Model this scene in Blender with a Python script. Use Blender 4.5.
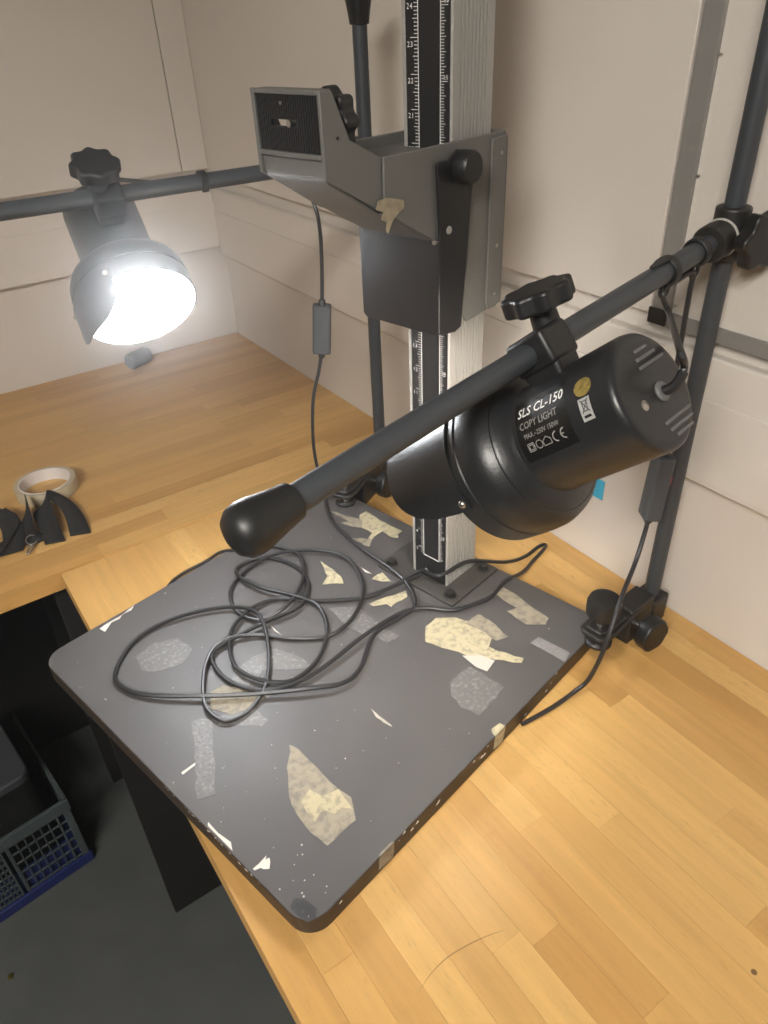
import bpy, math, random
from mathutils import Vector, Matrix, Euler
for o in list(bpy.data.objects): bpy.data.objects.remove(o)
random.seed(7)
SC = bpy.context.scene
COL = SC.collection
BENCH = 0.87                                   # worktop height above the floor
# ------------------------------------------------------------------ camera
cam_data = bpy.data.cameras.new('camera'); cam = bpy.data.objects.new('camera', cam_data); COL.objects.link(cam)
cam_data.sensor_fit = 'HORIZONTAL'; cam_data.sensor_width = 36.0; cam_data.lens = 736/768*36
cam_data.clip_start = 0.01
Rm = Matrix(((0.8197, 0.3492, -0.4540), (-0.5714, 0.4435, -0.6905), (-0.0398, 0.8255, 0.5631)))
cam.matrix_world = Matrix.Translation((0, 0, BENCH + 0.59)) @ Rm.to_4x4()
SC.camera = cam
# ------------------------------------------------------------------ world, lights, exposure
w = bpy.data.worlds.new('world'); SC.world = w; w.use_nodes = True
bg = w.node_tree.nodes['Background']; bg.inputs[0].default_value = (1.0, 0.94, 0.86, 1); 
def area_light(name, loc, rot, sx, sy, power, color):
    d = bpy.data.lights.new(name, 'AREA'); d.shape = 'RECTANGLE'; d.size = sx; d.size_y = sy; d.energy = power; d.color = color
    o = bpy.data.objects.new(name, d); o.location = loc; o.rotation_euler = rot; COL.objects.link(o); return o
CEILING_W, WORLD_S, LAMP_LEFT, LAMP_RIGHT = 166.0, 0.3, 84.0, 68.0
area_light('ceiling_light', (-1.40, -.80, 2.46), (0, 0, 0), 1.2, 0.6, CEILING_W, (1.0, 0.95, 0.87))
bg.inputs[1].default_value = WORLD_S
hz = w.node_tree.nodes.new('ShaderNodeVolumeScatter')       # added haze, imitates the lens glare round the lit lamps
hz.inputs['Density'].default_value = 0.21; hz.inputs['Anisotropy'].default_value = 0.92
w.node_tree.links.new(hz.outputs[0], w.node_tree.nodes['World Output'].inputs['Volume'])
SC.view_settings.view_transform = 'Standard'; SC.view_settings.look = 'None'
SC.view_settings.exposure = 0.0; SC.view_settings.gamma = 1.0; SC.view_settings.use_curve_mapping = False
# ------------------------------------------------------------------ materials
def mat(name, col, rough=0.5, metal=0.0, noise=None, bump=None, coat=0.0, emit=None, spec=None, alpha=None):
    m = bpy.data.materials.new(name); m.use_nodes = True; nt = m.node_tree; b = nt.nodes['Principled BSDF']
    b.inputs['Base Color'].default_value = (*col, 1); b.inputs['Roughness'].default_value = rough; b.inputs['Metallic'].default_value = metal
    b.inputs['Coat Weight'].default_value = coat
    if spec is not None: b.inputs['Specular IOR Level'].default_value = spec
    if alpha is not None: b.inputs['Alpha'].default_value = alpha
    if emit:
        b.inputs['Emission Color'].default_value = (*emit[0], 1); b.inputs['Emission Strength'].default_value = emit[1]
    tc = nt.nodes.new('ShaderNodeNewGeometry')
    if noise:                                   # (scale, detail, other colour, low, high)
        n = nt.nodes.new('ShaderNodeTexNoise'); n.inputs['Scale'].default_value = noise[0]; n.inputs['Detail'].default_value = noise[1]
        nt.links.new(tc.outputs['Position'], n.inputs['Vector'])
        r = nt.nodes.new('ShaderNodeValToRGB'); r.color_ramp.elements[0].position = noise[3]; r.color_ramp.elements[1].position = noise[4]
        r.color_ramp.elements[0].color = (*col, 1); r.color_ramp.elements[1].color = (*noise[2], 1)
        nt.links.new(n.outputs['Fac'], r.inputs['Fac']); nt.links.new(r.outputs['Color'], b.inputs['Base Color'])
    if bump:                                    # (scale, strength)
        n = nt.nodes.new('ShaderNodeTexNoise'); n.inputs['Scale'].default_value = bump[0]; n.inputs['Detail'].default_value = 4
        nt.links.new(tc.outputs['Position'], n.inputs['Vector'])
        bp = nt.nodes.new('ShaderNodeBump'); bp.inputs['Strength'].default_value = bump[1]; bp.inputs['Distance'].default_value = 0.002
        nt.links.new(n.outputs['Fac'], bp.inputs['Height']); nt.links.new(bp.outputs['Normal'], b.inputs['Normal'])
    return m
def beech(name, along):                          # grain runs along x or y; each stave has its own tint
    m = bpy.data.materials.new(name); m.use_nodes = True; nt = m.node_tree; b = nt.nodes['Principled BSDF']; L = nt.links.new
    geo = nt.nodes.new('ShaderNodeNewGeometry'); oi = nt.nodes.new('ShaderNodeObjectInfo')
    off = nt.nodes.new('ShaderNodeVectorMath'); off.operation = 'MULTIPLY_ADD'
    L(oi.outputs['Random'], off.inputs[0]); off.inputs[1].default_value = (13.7, 29.1, 5.3); L(geo.outputs['Position'], off.inputs[2])
    def mapped(s_along, s_across):
        mp = nt.nodes.new('ShaderNodeMapping'); mp.inputs['Scale'].default_value = (s_along, s_across, s_across) if along == 'x' else (s_across, s_along, s_across)
        L(off.outputs[0], mp.inputs['Vector']); return mp.outputs[0]
    tint = nt.nodes.new('ShaderNodeValToRGB'); cr = tint.color_ramp; cr.interpolation = 'LINEAR'
    for p, c in ((0.0, (.50, .280, .088)), (0.25, (.575, .340, .112)), (0.55, (.61, .370, .126)), (0.8, (.545, .315, .098)), (1.0, (.65, .410, .150))):
        e = cr.elements[0] if p == 0.0 else (cr.elements[1] if p == 1.0 else cr.elements.new(p)); e.position = p; e.color = (*c, 1)
    L(oi.outputs['Random'], tint.inputs[0])
    g = nt.nodes.new('ShaderNodeTexNoise'); g.inputs['Scale'].default_value = 1; g.inputs['Detail'].default_value = 6; g.inputs['Roughness'].default_value = .6
    L(mapped(5, 90), g.inputs['Vector'])
    fl = nt.nodes.new('ShaderNodeTexNoise'); fl.inputs['Scale'].default_value = 1; fl.inputs['Detail'].default_value = 2
    L(mapped(95, 520), fl.inputs['Vector'])
    r1 = nt.nodes.new('ShaderNodeMapRange'); r1.inputs[1].default_value = .3; r1.inputs[2].default_value = .7; r1.inputs[3].default_value = .86; r1.inputs[4].default_value = 1.08
    L(g.outputs['Fac'], r1.inputs[0])
    r2 = nt.nodes.new('ShaderNodeMapRange'); r2.inputs[1].default_value = .60; r2.inputs[2].default_value = .72; r2.inputs[3].default_value = 1.0; r2.inputs[4].default_value = .86
    fr = nt.nodes.new('ShaderNodeMapRange'); fr.inputs[1].default_value = .84; fr.inputs[2].default_value = .96; fr.inputs[3].default_value = .90; fr.inputs[4].default_value = .66
    L(oi.outputs['Random'], fr.inputs[0]); L(fr.outputs[0], r2.inputs[4])
    L(fl.outputs['Fac'], r2.inputs[0])
    mu = nt.nodes.new('ShaderNodeMath'); mu.operation = 'MULTIPLY'; L(r1.outputs[0], mu.inputs[0]); L(r2.outputs[0], mu.inputs[1])
    vm = nt.nodes.new('ShaderNodeVectorMath'); vm.operation = 'SCALE'; L(tint.outputs[0], vm.inputs[0]); L(mu.outputs[0], vm.inputs['Scale'])
    L(vm.outputs[0], b.inputs['Base Color'])
    b.inputs['Roughness'].default_value = .42; b.inputs['Specular IOR Level'].default_value = .45
    bp = nt.nodes.new('ShaderNodeBump'); bp.inputs['Strength'].default_value = .06; bp.inputs['Distance'].default_value = .001
    L(g.outputs['Fac'], bp.inputs['Height']); L(bp.outputs[0], b.inputs['Normal'])
    return m
M = {}
M['beech_x'] = beech('beech_along_x', 'x'); M['beech_y'] = beech('beech_along_y', 'y')
M['wall'] = mat('painted_wall', (.665, .615, .56), .6, noise=(2.5, 3, (.625, .575, .525), .35, .7), bump=(160, .12))
M['panel'] = mat('wall_panel_paint', (.665, .615, .56), .5, noise=(3, 3, (.625, .58, .525), .35, .75), bump=(200, .08))
M['trunk'] = mat('trunking_plastic', (.69, .64, .585), .42)
M['strip'] = mat('aluminium_edge', (.30, .29, .275), .5, .35)
M['floor'] = mat('floor_vinyl', (.075, .080, .078), .6, noise=(14, 5, (.090, .095, .092), .4, .65))
M['dark_panel'] = mat('dark_panel', (.009, .0085, .008), .6)
M['board'] = mat('baseboard_laminate', (.074, .070, .071), .48, noise=(9, 5, (.090, .086, .086), .35, .7), bump=(300, .06))
M['edge'] = mat('baseboard_edge', (.030, .022, .017), .5, noise=(60, 4, (.05, .033, .02), .4, .7))
M['black'] = mat('black_plastic', (.013, .013, .014), .42)
M['black_gloss'] = mat('black_enamel', (.012, .012, .013), .30, bump=(350, .10))
M['lampbody'] = mat('lamp_enamel', (.018, .019, .021), .33, bump=(420, .08))
M['rubber'] = mat('black_rubber', (.013, .013, .013), .42)
M['tube'] = mat('painted_tube', (.046, .052, .060), .42)
M['clamp'] = mat('clamp_casting', (.020, .019, .018), .45, bump=(300, .10))
M['carriage'] = mat('carriage_paint', (.130, .128, .120), .5, bump=(500, .15))
M['alu'] = mat('anodised_column', (.37, .36, .34), .45, .15)
M['scale_black'] = mat('scale_black', (.014, .014, .015), .5)
M['white_print'] = mat('white_print', (.88, .87, .84), .6)
M['plate'] = mat('plate_paint', (.050, .047, .043), .5)
M['steel'] = mat('steel', (.55, .53, .50), .3, 1.0)
M['cord'] = mat('cord_pvc', (.020, .020, .022), .40)
M['switch'] = mat('switch_grey', (.055, .060, .068), .5)
M['red'] = mat('red_rocker', (.32, .02, .03), .4)
M['cream_tape'] = mat('old_masking_tape', (.46, .41, .27), .7, noise=(150, 6, (.28, .25, .18), .47, .66), bump=(300, .5))
M['tan_tape'] = mat('worn_tape', (.30, .265, .20), .6, noise=(130, 6, (.17, .155, .13), .44, .66), bump=(300, .4))
M['worn_bit'] = mat('tape_scrap', (.36, .31, .21), .7, noise=(150, 4, (.25, .21, .15), .4, .65))
M['vent'] = mat('vent_grey', (.13, .13, .13), .5)
M['grey_tape'] = mat('grey_duct_tape', (.20, .195, .195), .5, noise=(300, 3, (.26, .25, .25), .4, .7))
M['film'] = mat('clear_tape_film', (.125, .122, .122), .45, noise=(240, 5, (.27, .265, .25), .50, .76), bump=(250, .25))
M['dark_film'] = mat('dark_tape_patch', (.045, .045, .05), .4, noise=(250, 3, (.11, .11, .11), .6, .72))
M['paper'] = mat('white_paper', (.50, .48, .44), .7)
M['chip'] = mat('paint_chip_white', (.72, .68, .62), .7)
M['reflector'] = mat('reflector_white', (.75, .75, .75), .35, .2)
M['bulb_cool'] = mat('bulb_cool_white', (1, 1, 1), .4, emit=((.93, .96, 1.0), LAMP_LEFT))
M['bulb_warm'] = mat('bulb_warm_white', (1, 1, 1), .4, emit=((1.0, .91, .80), LAMP_RIGHT))
M['label'] = mat('label_black', (.008, .008, .008), .35)
M['gold'] = mat('gold_sticker', (.55, .42, .13), .35, .6, noise=(350, 3, (.35, .27, .08), .45, .6))
M['silver'] = mat('silver_sticker', (.40, .40, .39), .45)
M['tape_core'] = mat('tape_core_card', (.66, .62, .60), .7)
M['tape_clear'] = mat('tape_roll_side', (.47, .40, .28), .35)
M['strap'] = mat('woven_strap', (.016, .015, .015), .85, bump=(900, .5))
M['crate'] = mat('crate_grey', (.062, .078, .080), .5)
M['crate_blue'] = mat('crate_blue', (.010, .020, .115), .45)
M['case'] = mat('case_grey', (.055, .062, .066), .45)
M['adapter'] = mat('adapter_grey', (.10, .10, .11), .5)
M['cyan'] = mat('cyan_sticker', (.05, .42, .65), .5)
M['brass'] = mat('brass', (.55, .42, .12), .35, 1.0)
# ------------------------------------------------------------------ mesh helpers
TH = math.radians(12.3); CT, ST = math.cos(TH), math.sin(TH)
BOARD = Matrix(((CT, -ST, 0, 0), (ST, CT, 0, 0), (0, 0, 1, BENCH), (0, 0, 0, 1)))       # copy stand frame: x to the column, y across
WORLD = Matrix.Translation((0, 0, BENCH))                                               # z counted from the worktop
FLOOR = Matrix.Identity(4)
V = Vector
def basis(d):
    d = V(d).normalized(); h = V((0, 0, 1)) if abs(d.z) < .9 else V((1, 0, 0))
    a = d.cross(h).normalized(); return a, d.cross(a).normalized()
class MB:
    def __init__(s): s.v = []; s.f = []; s.fm = []; s.mi = 0
    def add(s, vs, fs):
        n = len(s.v); s.v += [V(p) for p in vs]; s.f += [[n+i for i in f] for f in fs]; s.fm += [s.mi]*len(fs); return s
    def box(s, a, b):
        (x0, y0, z0), (x1, y1, z1) = [min(p) for p in zip(a, b)], [max(p) for p in zip(a, b)]
        return s.add([(x0,y0,z0),(x1,y0,z0),(x1,y1,z0),(x0,y1,z0),(x0,y0,z1),(x1,y0,z1),(x1,y1,z1),(x0,y1,z1)],
                     [(0,3,2,1),(4,5,6,7),(0,1,5,4),(1,2,6,5),(2,3,7,6),(3,0,4,7)])
    def prism(s, pts, o, u, v, n):               # polygon in plane (o,u,v) pushed along vector n
        o, u, v, n = V(o), V(u), V(v), V(n); k = len(pts)
        a = [o+u*p[0]+v*p[1] for p in pts]; vs = a+[p+n for p in a]
        area = sum(pts[i][0]*pts[(i+1)%k][1]-pts[(i+1)%k][0]*pts[i][1] for i in range(k))
        fs = [list(range(k))[::-1], list(range(k, 2*k))]+[(i, (i+1)%k, (i+1)%k+k, i+k) for i in range(k)]
        if (area*u.cross(v).dot(n)) < 0: fs = [list(f)[::-1] for f in fs]
        return s.add(vs, fs)
    def cyl(s, p0, p1, r, r1=None, n=24, caps=True):
        p0, p1 = V(p0), V(p1); r1 = r if r1 is None else r1; a, b = basis(p1-p0)
        vs = [p0+(a*math.cos(2*math.pi*i/n)+b*math.sin(2*math.pi*i/n))*r for i in range(n)]
        vs += [p1+(a*math.cos(2*math.pi*i/n)+b*math.sin(2*math.pi*i/n))*r1 for i in range(n)]
        fs = [(i, (i+1)%n, (i+1)%n+n, i+n) for i in range(n)]
        if caps: fs += [list(range(n))[::-1], list(range(n, 2*n))]
        return s.add(vs, fs)
    def lathe(s, prof, o=(0,0,0), d=(0,0,1), n=40, close=False):     # prof: (radius, distance along d)
        o, d = V(o), V(d).normalized(); a, b = basis(d); vs = []; fs = []
        for r, z in prof:
            for i in range(n):
                t = 2*math.pi*i/n; vs.append(o+d*z+(a*math.cos(t)+b*math.sin(t))*max(r, 1e-5))
        m = len(prof)
        for j in range(m if close else m-1):
            k = (j+1) % m
            for i in range(n): fs.append((j*n+i, j*n+(i+1)%n, k*n+(i+1)%n, k*n+i))
        return s.add(vs, fs)
    def sweep(s, path, r, n=8, caps=True):
        path = [V(p) for p in path]; T = []
        for i in range(len(path)):
            T.append((path[min(i+1, len(path)-1)]-path[max(i-1, 0)]).normalized())
        a, b = basis(T[0]); vs = []; fs = []
        for i, p in enumerate(path):
            a = (a-T[i]*a.dot(T[i])).normalized(); b = T[i].cross(a)
            vs += [p+(a*math.cos(2*math.pi*k/n)+b*math.sin(2*math.pi*k/n))*r for k in range(n)]
        for i in range(len(path)-1):
            for k in range(n): fs.append((i*n+k, i*n+(k+1)%n, (i+1)*n+(k+1)%n, (i+1)*n+k))
        if caps: fs += [list(range(n))[::-1], [(len(path)-1)*n+k for k in range(n)]]
        return s.add(vs, fs)
def link(o, parent):
    COL.objects.link(o)
    if parent is not None: o.parent = parent
    return o
def build(mb, name, m, parent=None, frame=WORLD, bevel=0.0, smooth=True, label=None, seg=2, ang=35):
    me = bpy.data.meshes.new(name); o = bpy.data.objects.new(name, me)
    T = frame
    if parent is not None:
        T = ROOTINV[parent.name] @ frame
    me.from_pydata([tuple(T @ p) for p in mb.v], [], mb.f); me.validate(); me.update()
    ms = m if isinstance(m, (list, tuple)) else [m]
    for mm in ms: me.materials.append(mm)
    if len(ms) > 1:
        for p, i in zip(me.polygons, mb.fm): p.material_index = i
    if smooth:
        for p in me.polygons: p.use_smooth = True
        me.set_sharp_from_angle(angle=math.radians(ang))
    if bevel:
        b = o.modifiers.new('bevel', 'BEVEL'); b.width = bevel; b.segments = seg; b.limit_method = 'ANGLE'; b.angle_limit = math.radians(40); b.harden_normals = False
    if label: o['label'] = label
    link(o, parent)
    if parent is not None: ROOTINV[o.name] = ROOTINV[parent.name]
    return o
ROOTINV = {}
def tag(o, label, cat, group=None):
    o['label'] = label; o['category'] = cat
    if group: o['group'] = group
    return o
def root(name, loc, label, cat, rz=0.0, group=None):
    o = bpy.data.objects.new(name, None); o.empty_display_size = .03; COL.objects.link(o)
    o.location = loc; o.rotation_euler = (0, 0, rz)
    ROOTINV[o.name] = (Matrix.Translation(loc) @ Matrix.Rotation(rz, 4, 'Z')).inverted()
    return tag(o, label, cat, group)
def structure(o): o['kind'] = 'structure'; return o
def stuff(o): o['kind'] = 'stuff'; return o
def spline(pts, sub=8):                          # Catmull-Rom
    p = [V(q) for q in pts]; out = []
    for i in range(len(p)-1):
        a, b, c, d = p[max(i-1, 0)], p[i], p[i+1], p[min(i+2, len(p)-1)]
        for k in range(sub):
            t = k/sub
            out.append(.5*((2*b)+(c-a)*t+(2*a-5*b+4*c-d)*t*t+(3*b-a-3*c+d)*t*t*t))
    return out+[p[-1]]
def text_mesh(txt, size, bold=0.0, shear=0.0):
    c = bpy.data.curves.new('t', 'FONT'); c.body = txt; c.size = size; c.resolution_u = 2; c.offset = bold; c.shear = shear
    o = bpy.data.objects.new('t', c); COL.objects.link(o); bpy.context.view_layer.update()
    me = bpy.data.meshes.new_from_object(o.evaluated_get(bpy.context.evaluated_depsgraph_get()))
    vs = [v.co.copy() for v in me.vertices]; fs = [list(p.vertices) for p in me.polygons]
    bpy.data.objects.remove(o); bpy.data.curves.remove(c); bpy.data.meshes.remove(me)
    return vs, fs
# outlines measured in the copy stand frame (metres)
TAPES={
 'cream_big':[(0.4593,0.3936),(0.4773,0.3939),(0.4927,0.3771),(0.4983,0.3566),(0.4929,0.3272),(0.4792,0.3219),(0.4840,0.3024),(0.4900,0.2842),(0.4822,0.2821),(0.4676,0.3069),(0.4585,0.3232),(0.4494,0.3499),(0.4412,0.3782)],
 'cream_right':[(0.5531,0.3728),(0.5698,0.3667),(0.5671,0.3428),(0.5616,0.3206),(0.5586,0.2976),(0.5476,0.2949),(0.5414,0.3022),(0.5345,0.3103),(0.5354,0.3239),(0.5385,0.3392),(0.5502,0.3340),(0.5513,0.3536)],
 'cream_mid':[(0.4915,0.3620),(0.5139,0.3613),(0.5127,0.3395),(0.5058,0.3144),(0.4919,0.3212),(0.4945,0.3399)],
 'grey_strip':[(0.5132,0.2912),(0.5262,0.2898),(0.5273,0.2519),(0.5125,0.2476)],
 'white_label':[(0.4503,0.3350),(0.4637,0.3205),(0.4665,0.3049),(0.4493,0.3020),(0.4469,0.3145)],
 'clear_square':[(0.4128,0.3221),(0.4428,0.3192),(0.4430,0.2767),(0.4181,0.2755),(0.3975,0.2743),(0.3942,0.2933),(0.4004,0.3109)],
 'tan_center':[(0.2535,0.3874),(0.2551,0.3699),(0.2522,0.3406),(0.2509,0.3182),(0.2522,0.3036),(0.2395,0.2855),(0.2072,0.2866),(0.2073,0.3149),(0.2127,0.3373),(0.2300,0.3619)],
 'tan_center_torn':[(0.2203,0.3339),(0.2335,0.3372),(0.2361,0.3235),(0.2505,0.3178),(0.2476,0.3065),(0.2450,0.2945),(0.2396,0.3029),(0.2314,0.3026),(0.2275,0.3144),(0.2150,0.3105)],
 'spk_strip':[(0.2101,0.4814),(0.2224,0.4691),(0.1984,0.4314),(0.1749,0.3963),(0.1613,0.4041),(0.1865,0.4452)],
 'left_residue':[(0.2190,0.6030),(0.2457,0.6051),(0.2669,0.5906),(0.2671,0.5647),(0.2463,0.5546),(0.2245,0.5638),(0.2131,0.5790)],
 'back1':[(0.5697,0.6041),(0.5816,0.6031),(0.5794,0.5826),(0.5783,0.5647),(0.5785,0.5340),(0.5706,0.5344),(0.5636,0.5280),(0.5589,0.5364),(0.5618,0.5542),(0.5467,0.5541),(0.5393,0.5518),(0.5382,0.5577),(0.5498,0.5618),(0.5495,0.5806)],
 'back2':[(0.5501,0.6428),(0.5542,0.6328),(0.5556,0.6164),(0.5625,0.5909),(0.5495,0.5806),(0.5427,0.5935),(0.5390,0.6122),(0.5491,0.6048)],
 'back3':[(0.5229,0.5738),(0.5338,0.5630),(0.5393,0.5518),(0.5260,0.5437),(0.5237,0.5508),(0.5255,0.5596)],
 'tri1':[(0.4646,0.5710),(0.4600,0.5277),(0.4526,0.5164),(0.4425,0.5283),(0.4347,0.5351),(0.4500,0.5422)],
 'tri2':[(0.4807,0.4967),(0.4982,0.4952),(0.4928,0.4761),(0.4856,0.4834)],
 'tri3':[(0.4463,0.4674),(0.4687,0.4608),(0.4908,0.4501),(0.4843,0.4424),(0.4586,0.4448),(0.4592,0.4521),(0.4468,0.4610)],
 'film':[(0.4103,0.4983),(0.4339,0.4762),(0.4270,0.4290),(0.4293,0.4053),(0.4128,0.4094),(0.4021,0.4583)],
 'coil_film':[(0.2812,0.5044),(0.3039,0.5039),(0.3275,0.4961),(0.3355,0.4699),(0.3375,0.4416),(0.3259,0.4523),(0.2972,0.4811),(0.2666,0.4714),(0.2681,0.4947)],
 'coil_tan':[(0.2434,0.4983),(0.2575,0.4953),(0.2812,0.4616),(0.2832,0.4504),(0.2554,0.4503),(0.2401,0.4581),(0.2299,0.4797)],
 'coil_grey':[(0.2401,0.4581),(0.2600,0.4492),(0.2594,0.4252),(0.2502,0.4239),(0.2158,0.4675),(0.2029,0.4705),(0.2076,0.4809)],
 'corner_patch':[(0.1600,0.2745),(0.1651,0.2673),(0.1662,0.2553),(0.1609,0.2506),(0.1544,0.2530),(0.1531,0.2611),(0.1531,0.2713)],
 'back_edge':[(0.2168,0.6730),(0.2343,0.6743),(0.2484,0.6741),(0.2641,0.6778),(0.2581,0.6731),(0.2465,0.6743),(0.2411,0.6703),(0.2311,0.6721),(0.2182,0.6634)],
}
CHIPS= [(0.1672,0.5710),(0.3013,0.6686),(0.5082,0.5970),(0.3785,0.4445),(0.3823,0.4124),(0.3776,0.4207),(0.3296,0.5244),(0.3972,0.4534),(0.3217,0.5973),(0.2573,0.6732),(0.2774,0.3367),(0.3035,0.3736),(0.1749,0.2790),(0.1668,0.2729),(0.2806,0.3815),(0.1409,0.2811),(0.1437,0.2805),(0.1422,0.2747),(0.1535,0.2645),(0.1518,0.2601),(0.1580,0.2557),(0.1687,0.2857),(0.1828,0.2769),(0.1884,0.2965),(0.1937,0.3030),(0.1780,0.2949),(0.1832,0.2621),(0.1792,0.2592),(0.1570,0.2884),(0.1658,0.2698),(0.1538,0.3006),(0.1853,0.2991),(0.1739,0.6429),(0.2489,0.7919),(0.1587,0.6062),(0.1672,0.5723),(0.4632,0.2477),(0.4751,0.2360),(0.5442,0.2884),(0.1666,0.5727),(0.1574,0.6080),(0.1434,0.4876),(0.1568,0.4356)]
STREAKS= [[(0.3352,0.3581),(0.3341,0.3471),(0.3334,0.3295),(0.3317,0.3347),(0.3310,0.3483)], [(0.3349,0.3585),(0.3332,0.3460),(0.3326,0.3280),(0.3308,0.3384)], [(0.1676,0.4390),(0.1882,0.4380),(0.1869,0.4361),(0.1673,0.4361)], [(0.1535,0.3175),(0.1593,0.3171),(0.1681,0.3179),(0.1651,0.3157),(0.1685,0.3147),(0.1668,0.3115),(0.1624,0.3074),(0.1588,0.3109),(0.1585,0.3132),(0.1534,0.3154)], [(0.1543,0.3794),(0.1538,0.3643),(0.1559,0.3495),(0.1515,0.3423),(0.1510,0.3584),(0.1506,0.3764)], [(0.3477,0.5276),(0.3455,0.5057),(0.3450,0.5169)], [(0.4884,0.5225),(0.4879,0.5035),(0.4852,0.5119)]]
LCABLE= [(0.5547,0.6548),(0.5306,0.6157),(0.5131,0.5532),(0.5036,0.4857),(0.4944,0.4501),(0.4744,0.4219),(0.4495,0.4227),(0.4107,0.4262),(0.3673,0.4037),(0.3391,0.4005),(0.3120,0.4176),(0.2658,0.4611),(0.2289,0.4999),(0.1962,0.5418),(0.1858,0.5744),(0.1957,0.5993),(0.2352,0.6223),(0.2825,0.6167),(0.3320,0.5846),(0.3460,0.5471),(0.3235,0.5022),(0.2901,0.4636),(0.2596,0.4485),(0.2350,0.4503),(0.2255,0.4650),(0.2312,0.4912),(0.2613,0.5294),(0.2925,0.5432),(0.3234,0.5262),(0.3513,0.4862),(0.3799,0.4622),(0.4202,0.4649),(0.4626,0.4935),(0.4838,0.5401),(0.4739,0.5806),(0.4383,0.6167),(0.3968,0.6253),(0.3565,0.6109),(0.3360,0.5747),(0.3433,0.5401),(0.3796,0.5338),(0.4225,0.5556),(0.4500,0.5899),(0.4491,0.6234),(0.4358,0.6494),(0.4086,0.6687),(0.3676,0.6790),(0.3307,0.6797),(0.3003,0.6662)]
RCABLE= [(0.5176,0.4513),(0.4808,0.4633),(0.4486,0.4766),(0.4055,0.5193),(0.3820,0.5526),(0.3510,0.5623),(0.3158,0.5522),(0.2916,0.5278),(0.2791,0.4977),(0.2858,0.4665),(0.3070,0.4440),(0.3457,0.4465),(0.3837,0.4725),(0.4022,0.5071),(0.3950,0.5372),(0.3783,0.5793),(0.3753,0.6177),(0.3871,0.6369),(0.4195,0.6296),(0.4346,0.5895),(0.4239,0.5481),(0.3887,0.5231),(0.3470,0.5306),(0.3074,0.5377),(0.2784,0.5387),(0.2656,0.5178),(0.2656,0.4837),(0.2842,0.4518),(0.3167,0.4348),(0.3507,0.4317),(0.4020,0.4315),(0.4532,0.4260),(0.4791,0.4110),(0.4998,0.3839),(0.5391,0.3667)]
LANY1 = [(.074,.936,.0016,(.025,-.008,0)),(.077,.980,.008,(.026,-.004,.004)),(.080,1.018,.012,(.026,-.002,.006)),(.092,1.032,.019,(.008,.014,.016)),(.107,1.026,.013,(.021,.001,-.007)),(.1125,.980,.010,(.023,-.004,-.006)),(.108,.934,.0016,(.026,-.010,0))]
LANY2 = [(.064,1.040,.016,(.004,.004,.028)),(.058,1.018,.016,(.012,.0,.024)),(.050,.995,.013,(.023,.002,.012)),(.044,.972,.007,(.028,.000,.004)),(.060,.952,.0016,(.028,.008,0))]
LANY3 = [(-.040,1.010,.014,(.008,.004,.024)),(-.005,1.045,.015,(.008,.004,.025)),(.022,1.028,.015,(.008,.006,.026)),(.036,1.000,.014,(.018,.010,.020)),(.028,.974,.010,(.018,.018,.010)),(.004,.955,.008,(.012,.022,.008)),(-.030,.962,.008,(.006,.024,.008))]
LANY4 = [(.024,1.036,.015,(.024,.006,.012)),(.033,1.003,.014,(.027,.002,.006)),(.029,.970,.007,(.028,-.002,0)),(.020,.948,.0016,(.028,-.004,0))]
# ------------------------------------------------------------------ room shell
WX, WY = 0.6254, 1.516                          # inner faces of the right and left walls
structure(build(MB().box((-2.2, -2.2, -.04), (WX+.1, WY+.1, 0)), 'floor', M['floor'], frame=FLOOR, smooth=False))
wl = structure(build(MB().box((-2.2, WY, 0), (WX+.1, WY+.1, 2.5)), 'wall_left', M['wall'], frame=FLOOR, smooth=False)); ROOTINV[wl.name] = Matrix.Identity(4)
wr = structure(build(MB().box((WX, -2.2, 0), (WX+.1, WY, 2.5)), 'wall_right', M['wall'], frame=FLOOR, smooth=False)); ROOTINV[wr.name] = Matrix.Identity(4)
structure(build(MB().box((-2.2, -2.2, 2.5), (WX+.1, WY+.1, 2.54)), 'ceiling', M['wall'], frame=FLOOR, smooth=False))
# upper lining boards stand proud of the walls, a shadow gap below them, then plastic cable trunking
ZB = 1.63
build(MB().box((.5590, WY-.013, .345), (WX-.013, WY, ZB)), 'wall_board', M['panel'], wl, bevel=.0015)
build(MB().box((-.80, WY-.013, .345), (.5577, WY, ZB)), 'wall_board', M['panel'], wl, bevel=.0015)
build(MB().box((-2.19, WY-.013, .345), (-.8015, WY, ZB)), 'wall_board', M['panel'], wl, bevel=.0015)
build(MB().box((WX-.013, .4385, .333), (WX, WY, ZB)), 'wall_board', M['panel'], wr, bevel=.0015)
for nm, a, b in (('trim_1', (WX-.014, -2.19, .178), (WX, WY, .311)), ('trim_2', (-2.19, WY-.014, .196), (WX-.014, WY, .326))):
    m = MB().box(a, b)
    t = structure(build(m, nm, M['trunk'], bevel=.003)); ROOTINV[t.name] = Matrix.Identity(4)
    if nm == 'trim_1': build(MB().box((WX-.0155, -2.19, .184), (WX-.014, WY-.014, .269)), 'trunking_cover', M['trunk'], t, bevel=.0007)
    else: build(MB().box((-2.19, WY-.0155, .202), (WX-.014, WY-.014, .284)), 'trunking_cover', M['trunk'], t, bevel=.0007)
fp = root('framed_panel', (WX, .0, BENCH+.33), 'white wall panel edged with a flat grey metal strip, above the right worktop', 'wall panel')
build(MB().box((WX-.008, -2.19, .3375), (WX, .4180, ZB)), 'panel', M['panel'], fp)
build(MB().box((WX-.012, .4172, .3380), (WX, .4365, ZB)), 'edge_strip', M['strip'], fp, bevel=.001)
build(MB().box((WX-.012, -2.19, .3235), (WX, .4365, .3378)), 'edge_strip', M['strip'], fp, bevel=.001)
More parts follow.
